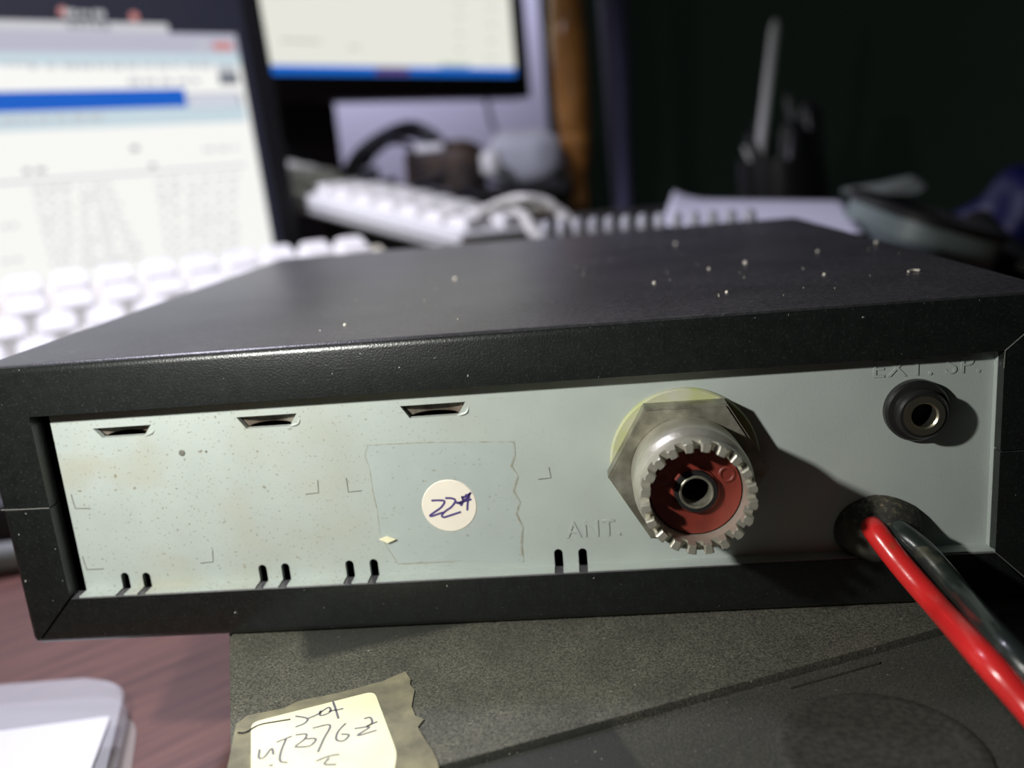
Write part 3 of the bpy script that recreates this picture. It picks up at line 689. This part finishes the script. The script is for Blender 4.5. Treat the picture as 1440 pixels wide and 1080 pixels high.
# ------------------------------------------------------------------ second monitor
mh = horiz(1980); mn = Vector((mh.y, -mh.x, 0))
mc = at(748, 137, 1000)                        # lower right corner of the bezel
MM = basis(mc, mh, -mn, (0, 0, 1))
sw = (on_plane(725, 107, mc, mn)-mc)
bz = sw.z; bxw = -(sw.dot(mh))
MWd, MHt = 560, 340
mon = thing('desktop_monitor', 'black-framed monitor with a white page and blue taskbar, upper centre', 'monitor', (mc-mh*MWd/2-mn*40+Vector((0, 0, TZ-mc.z)))[:])
obj('bezel', box((-MWd, 0, 0), (0, 28, MHt), 3, 2, MM), lap_m, mon, label='glossy black frame')
def MP(x, z, l=0.5): return MM @ Vector((x, -l, z))
def mquad(x0, x1, z0, z1, l, m, name, par):
    bm = bmesh.new(); bm.faces.new([bm.verts.new(MP(a, b, l)) for a, b in ((x0, z0), (x1, z0), (x1, z1), (x0, z1))]); return obj(name, bm, m, par, smooth=False)
s2 = mquad(-MWd+bxw, -bxw, bz, MHt-bz, 0.4, em('screen_cream', (0.84, 0.84, 0.76), 0.95), 'screen', mon); s2['label'] = 'lit screen, white page above a blue taskbar'
tbz = bz+ (on_plane(560, 92, mc, mn)-on_plane(560, 104, mc, mn)).z
mquad(-MWd+bxw, -bxw, bz, tbz, 0.6, em('taskbar_blue', (0.01, 0.16, 0.70), 0.9), 'taskbar', s2)
def MX(u, v): return (on_plane(u, v, mc, mn)-mc).dot(mh)
def MZ(u, v): return (on_plane(u, v, mc, mn)-mc).z
mquad(MX(528, 100), MX(575, 100), bz+1, tbz-1, 0.8, em('task_maroon', (0.16, 0.08, 0.24), 0.8), 'taskbar_button', s2)
mquad(MX(618, 98), MX(660, 98), tbz, tbz+3, 0.8, em('pop_green', (0.35, 0.5, 0.38), 0.8), 'status_strip', s2)
for (ua, ub, v) in ((640, 650, 5), (640, 650, 25), (640, 650, 48), (640, 650, 70), (685, 694, 12), (685, 694, 35), (685, 694, 58), (685, 694, 82), (395, 450, 58), (490, 505, 67)):
    mquad(MX(ua, v), MX(ub, v), MZ((ua+ub)/2, v)-1.0, MZ((ua+ub)/2, v)+1.0, 0.9, em('mark_grey', (0.5, 0.5, 0.46), 0.9) if 'mark_grey' not in MATS else MATS['mark_grey'], 'table_mark', s2)
obj('stand_neck', box((-MWd/2-35, 30, TZ-mc.z+8), (-MWd/2+35, 48, 120), 3, 2, MM), lap_m, mon)
obj('stand_foot', box((-MWd/2-70, -35, TZ-mc.z), (-MWd/2+70, 90, TZ-mc.z+9), 4, 2, MM), lap_m, mon)
cpts = [at(683, 128, 1010), at(686, 150, 1000), at(694, 180, 960), at(706, 196, 900)]
tag(obj('monitor_cable', tube(cpts+[at(730, 200, 850)], 2.6, 8, 6), cable_black), 'thin black cable hanging below the upright monitor', 'cable')

# ------------------------------------------------------------------ low black case carrying the clutter
case = thing('instrument_case', 'flat black case carrying the cable coil and grey pouch, behind the white keyboard', 'case', (at(600, 300, 690).x, at(600, 300, 690).y, TZ))
c0 = at(830, 285, 688); c0.z = 0
ch = Vector((0.99, 0.10, 0)).normalized(); cn = Vector((ch.y, -ch.x, 0))
MC = basis(c0, ch, -cn, (0, 0, 1)); CZ = 44.0
obj('case_body', box((-205, 0, TZ+3), (-20, 95, CZ-6), 3, 2, MC), lap_m, case)
obj('case_lid', box((-207, -2, CZ-5.5), (-18, 97, CZ), 2.5, 2, MC), lap_m, case)
for q in ((-195, 8), (-30, 8), (-195, 87), (-30, 87)):
    c = MC @ Vector((q[0], q[1], 0)); obj('rubber_foot', lathe([(0, 0), (7, 0), (7, 3.5), (0, 3.5)], (c.x, c.y, TZ), (0, 0, 1), 16), lap_m, case)
# second smaller case under the white keyboard
q0 = at(640, 345, 520)
lowc = thing('storage_tin', 'black flat tin in the shadow beneath the white keyboard', 'tin', (q0.x, q0.y, TZ))
MQ = basis((q0.x, q0.y, 0), ch, -cn, (0, 0, 1))
obj('tin_body', box((-40, 15, TZ), (70, 60, 2), 4, 3, MQ), lap_m, lowc)
obj('tin_lid', box((-42, 13, 2.2), (72, 62, 8), 3, 3, MQ), lap_m, lowc)

# ------------------------------------------------------------------ white keyboard, tilted
A0 = at(650, 324, 530); B0 = at(425, 268, 600); E0 = at(815, 318, 615)
ex = (A0-B0).normalized(); ey = (E0-A0); ey = (ey-ex*ey.dot(ex)).normalized(); ez = ex.cross(ey)
if ez.z < 0: ez = -ez
KW = basis(A0, ex, ey, ez)
kb2 = thing('computer_keyboard', 'white keyboard lying tilted with its corner pointing at the radio, under the second monitor', 'keyboard', M=KW)
obj('keyboard_shell', box((-270, 0, -15), (0, 106, -2), 3, 3), kb2_m, kb2, local=True)
obj('edge_groove', box((-268, -0.4, -10), (-2, 0.6, -9), 0), grey_m, kb2, local=True)
k2 = None
for j in range(4):
    for i in range(15):
        x = -16-i*20-(j % 2)*6; yy = 22+j*20
        if x < -262: continue
        if k2 is None: k2 = obj('key', keycap(18, 18, 13.5, 14, 7), key_m, kb2, local=True); k_ = k2
        else: k_ = k2.copy(); COL.objects.link(k_); k_.parent = kb2
        k_.location = Vector((x, yy, 4.0))*S
for fx in (-240, -20): obj('flip_foot', box((fx-8, 92, -22), (fx+8, 98, -14), 1), kb2_m, kb2, local=True)

# ------------------------------------------------------------------ clutter on the case
def coil_loop(name, pts, r, m, label, **k): return tag(obj(name, tube(pts, r, 8, 8), m), label, 'cable', **k)
D0 = 668
cc = thing('cable_coil', 'coil of black cable arching up on the case below the second monitor', 'cable', at(520, 262, D0)[:])
for k, (du, dv, s_) in enumerate(((0, 0, 1), (6, 5, 0.93), (-7, 8, 0.97), (12, 14, 0.85), (3, 20, 0.78), (20, 10, 0.9))):
    pts = [(478, 256), (492, 235), (512, 207), (545, 183), (580, 174), (612, 188), (630, 215), (622, 245), (590, 262), (540, 262), (500, 262)]
    q = [at(478+(u-478)*s_+du, 262+(v-262)*s_+dv*0.3, D0+k*4+ (12 if 3 < i < 8 else 0)) for i, (u, v) in enumerate(pts)]
    obj('loop', tube(q, 2.2, 8, 6), cable_black, cc)
obj('plug', box((-10, -7, -6), (12, 7, 6), 2, 2, Matrix.Translation(at(536, 262, 672))), cable_black, cc)
obj('plug', box((-7, -5, -8), (7, 5, 8), 2, 2, Matrix.Translation(at(520, 250, 668))), cable_black, cc)
def lump(c, rad, seed, amp=0.2, freq=1.3, sub=4, flat=None, power=1.0):
    bm = bmesh.new(); bmesh.ops.create_icosphere(bm, subdivisions=sub, radius=1)
    for v in bm.verts:
        p = v.co.copy(); n = noise.noise(p*freq+Vector((seed, 0, 0)))
        q = Vector([math.copysign(abs(a)**power, a) for a in p])*(1+amp*n)
        v.co = Vector((c[0]+q.x*rad[0], c[1]+q.y*rad[1], c[2]+q.z*rad[2]))
        if flat is not None: v.co.z = max(v.co.z, flat)
    return bm
gp = at(626, 236, 700)
adp = thing('power_adapter', 'dark brown adapter with a white sticker beside the black cable coil', 'adapter', (gp.x, gp.y, CZ))
obj('adapter_body', lump((gp.x, gp.y, CZ+22), (33, 22, 24), 3, 0.12, 1.5, 4, CZ+0.3, 0.6), brownbox_m, adp)
sp_ = at(604, 208, 680)
obj('white_sticker', box((-11, -4, -3), (11, 4, 3), 1.5, 2, Matrix.Translation(sp_)), card_m, adp)
obj('adapter_cord', tube([at(655, 262, 680), at(662, 276, 672), at(640, 272, 668), at(600, 266, 672)], 2.2, 8, 8), cable_black, adp)
pz = at(735, 232, 705)
pouch = thing('grey_pouch', 'soft light grey pouch on the black tray left of the wooden post', 'pouch', (pz.x, pz.y, CZ+8))
obj('pouch_body', lump((pz.x, pz.y, CZ+28), (29, 22, 21), 8, 0.22, 1.1, 4, CZ+8.3, 0.75), greycloth_m, pouch)
obj('white_cap', lathe([(0, 0), (7, 0), (8, 3), (8, 13), (6, 16), (0, 16)], at(692, 244, 674), (0, 0, 1), 20), kb2_m, pouch)
t0 = at(690, 274, 640)
tray = prism([(Vector((p.x, p.y, CZ+0.2))) for p in (at(660, 279, 670), at(800, 260, 670), at(806, 253, 735), at(672, 258, 742))], (0, 0, 7.5))
bmesh.ops.bevel(tray, geom=list(tray.edges), offset=1.5, segments=2, affect='EDGES')
tag(obj('black_tray', tray, lap_m), 'thin black tray under the grey pouch', 'tray')

# white cable tangle
D1 = 470
wc = thing('white_cable', 'thick white cable looped behind the radio, right of the white keyboard', 'cable', at(745, 325, D1)[:])
obj('cable_run', tube([at(676, 300, D1+30), at(700, 288, D1+20), at(730, 280, D1), at(762, 283, D1), at(778, 292, D1), at(790, 305, D1), at(792, 330, D1-10)], 2.8, 10, 8), cable_white, wc)
obj('cable_run', tube([at(722, 290, D1+8), at(738, 306, D1), at(748, 325, D1-10), at(765, 340, D1-14)], 2.8, 10, 8), cable_white, wc)
obj('cable_run', tube([at(735, 300, D1+4), at(760, 296, D1+6), at(788, 298, D1+4), at(810, 322, D1)], 2.6, 10, 8), cable_white, wc)

# stack of binders under the paper, paper sheet
zP = 37.0
b0 = [P(905, 300, 2, zP), P(1180, 275, 2, zP), P(1290, 275, 2, zP)]
binders = thing('flat_box', 'dark flat box that carries the white paper and coiled cord behind the radio', 'box', (138, 300, TZ))
obj('box_body', box((94, 215, TZ), (182, 420, zP-7), 3, 2), lap_m, binders)
obj('box_lid', box((92, 213, zP-6.5), (184, 422, zP-0.2), 2.5, 2), lap_m, binders)
bm = bmesh.new(); nx, ny = 24, 12; G = []
L0 = [P(930, 318, 2, zP), P(1215, 330, 2, zP)]; L1 = [P(948, 269, 2, zP+6), P(1185, 268, 2, zP+6)]
for j in range(ny+1):
    row = []; t = j/ny
    for i in range(nx+1):
        s_ = i/nx; p = (L0[0].lerp(L0[1], s_)).lerp(L1[0].lerp(L1[1], s_), t)
        p.z = zP+0.3+5.5*max(0, (0.28-s_)/0.28)**2*t+ 0.8*t
        row.append(bm.verts.new(p))
    G.append(row)
for j in range(ny):
    for i in range(nx): bm.faces.new((G[j][i], G[j][i+1], G[j+1][i+1], G[j+1][i]))
sh = obj('paper_sheet', bm, paper_m); tag(sh, 'white sheet of paper with a curled left corner behind the radio', 'paper')
sm_ = sh.modifiers.new('s', 'SOLIDIFY'); sm_.thickness = 0.0003; sm_.offset = 1
e0 = [at(1180, 272, 440), at(1240, 262, 440), at(1285, 252, 440), at(1303, 262, 440), at(1290, 272, 438), at(1230, 273, 436)]
tag(obj('paper_scrap', prism(rounded(e0, 2), (4, 14, 1.2)), mat('grey_paper', (0.20, 0.22, 0.20), 0.6), smooth=False), 'grey-green paper corner sticking up behind the canister', 'paper')

# coiled cord
ca, cb = P(765, 333, 2, zP+5), P(1075, 318, 2, zP+5); n = 13; per = 18; pts = []
axd = (cb-ca).normalized(); cxv, cyv, _ = frame_of(axd)
for i in range(n*per+1):
    t = i/(n*per); a = 2*math.pi*i/per; p = ca.lerp(cb, t); p = p+Vector((0, 4*math.sin(t*3), 0))
    pts.append(p+cxv*4.4*math.cos(a)+cyv*4.4*math.sin(a))
tag(obj('coiled_cord', tube(pts, 2.0, 8, 0), mat('grey_white_cord', (0.36, 0.36, 0.38), 0.5)), 'grey-white coiled telephone cord running behind the radio top', 'cord')

# wooden post
wp = at(802, 100, 700); wx, wy = wp.x, wp.y
def zat(v): 
    d = ray(806, v); return (CAM+d*((wy-CAM.y)/d.y)).z
Rw = 14.0
prof = [(0, TZ), (8, TZ), (8, zat(290)), (7.5, zat(250)), (8.5, zat(240)), (11, zat(228)), (12, zat(205)), (12.6, zat(192)), (12.0, zat(190)), (12.0, zat(187)), (12.9, zat(184)), (14.2, zat(120)), (14.6, zat(60)), (14.2, zat(36)), (13.4, zat(33)), (13.4, zat(30)), (14.0, zat(27)), (12.8, zat(0)), (14, zat(-40)), (14, 260), (0, 260)]
wpost = obj('wooden_post', lathe(prof, (wx, wy, 0), (0, 0, 1), 40), wood_m); tag(wpost, 'turned orange-brown wooden post with ring grooves', 'post')
np_ = at(866, 100, 730)
bm = bmesh.new(); add_lathe(bm, [(0, TZ), (9, TZ), (8, 0), (9, 80), (11, 140), (12, 230), (0, 230)], (np_.x, np_.y, 0), (0, 0, 1), 24)
for v in bm.verts: v.co.x += 0.8*math.sin(v.co.z*0.05)
tag(obj('navy_strap', bm, navy_m), 'dark navy cloth strap hanging right of the wooden post', 'strap')

# pen cup and pens
pcx = at(1098, 262, 650); px_, py_ = pcx.x, pcx.y; cupz = 56
cup = thing('pen_cup', 'black cup holding pens behind the white paper', 'cup', (px_, py_, TZ))
obj('cup_body', lathe([(0, TZ), (26, TZ), (30, cupz), (28.5, cupz), (25, TZ+3), (0, TZ+3)], (px_, py_, 0), (0, 0, 1), 36), black_plastic, cup)
def stick_(name, u0, v0, u1, v1, d, r, m, label, cat='pen', tip=None, g=None):
    a, b = at(u0, v0, d), at(u1, v1, d); dirn = (b-a).normalized(); b2 = a-dirn*((a.z-(TZ+6))/dirn.z) if dirn.z else a
    L_ = (b-b2).length
    t = thing(name, label, cat, M=basis(b2, *frame_of(dirn)), group=g)
    obj('barrel', lathe([(0, 0), (r*0.5, 0), (r, 8), (r, L_-9), (r*0.75, L_-3), (r*0.4, L_), (0, L_)], (0, 0, 0), (0, 0, 1), 14), m, t, local=True)
    if tip: obj('printed_stripe', lathe([(0, L_*tip[0]), (r*0.5, L_*tip[0]), (r*0.4, L_*tip[1]), (0, L_*tip[1])], (r*0.78, 0, 0), (0, 0, 1), 10), green_m, t, local=True)
    return t
stick_('pen', 1074, 170, 1091, 28, 645, 3.6, kb2_m, 'long white pen with a green stripe standing tallest in the cup', tip=(0.62, 0.95))
stick_('pen', 1115, 170, 1106, 135, 652, 2.6, grey_m, 'short grey-tipped pen just right of the white pen')
stick_('marker_pen', 1145, 240, 1138, 145, 660, 8.5, black_plastic, 'thick black marker at the right side of the cup')
stick_('pen', 1068, 240, 1052, 190, 640, 3.2, black_plastic, 'black pen leaning left in the cup, lowest of the pens')
stick_('pen', 1078, 220, 1066, 168, 648, 4.5, black_plastic, 'black pen directly below the white pen')
stick_('marker_pen', 1112, 250, 1118, 170, 650, 9.5, black_plastic, 'stout black marker in the middle of the cup')
stick_('pen', 1062, 235, 1046, 206, 655, 2.2, kb2_m, 'thin pen with a pale tip leaning over the left rim of the cup')

# black ring / cup lid at the right
rg = at(1306, 298, 345)
axr = Vector((0.34, -0.10, 0.93)).normalized(); Lc = (rg.z-TZ-11.5)/axr.z
ring = thing('canister', 'open grey-green canister with a thick black rim leaning right behind the radio', 'canister', (rg.x, rg.y, TZ))
bz_ = rg-axr*Lc
obj('canister_body', lathe([(0, 0), (27, 0), (29, 2), (29, Lc-3)], bz_, axr, 56), greygreen_m, ring)
obj('black_lining', lathe([(26.5, Lc-2.8), (26.5, 4), (0, 4)], bz_, axr, 48), lap_m, ring)
obj('rim', lathe([(29.6, Lc-3), (29.9, Lc-0.5), (29, Lc+0.6), (27, Lc+0.6), (26, Lc-0.5), (26, Lc-3), (29.6, Lc-3)], bz_, axr, 56), black_plastic, ring, label='thick black rim')
bk = at(1400, 320, 430)
obj_ = obj('blue_bag', lump((bk.x+38, bk.y+30, -6), (48, 34, 46), 21, 0.4, 1.6, 5, TZ+0.3, 0.9), blue_m); tag(obj_, 'crumpled dark blue plastic bag at the right edge', 'bag')
bb = at(1345, 330, 375)
tag(obj('headphone_arm', tube([at(1372, 318, 385), at(1390, 340, 375), at(1430, 372, 366), at(1500, 410, 360)], 8, 12, 8), black_plastic), 'black curved padded band between the canister and the blue bag', 'band')

# ------------------------------------------------------------------ things behind the radio's left side
a1_, a2_ = P(-60, 800, 2, TZ+5), P(40, 778, 2, TZ+5)
tag(obj('grey_cable', tube([a1_, (a1_+a2_)/2+Vector((0, 2, 0)), a2_, a2_+Vector((30, 12, 0))], 4.6, 12, 8), grey_m), 'thick grey cable on the desk at the left edge beside the radio', 'cable')
bp_ = P(-40, 765, 2, TZ)
tag(obj('power_brick', box((bp_.x-55, bp_.y+12, TZ), (bp_.x+12, bp_.y+45, TZ+22), 3, 3), black_plastic), 'black power brick at the left edge behind the grey cable', 'adapter')
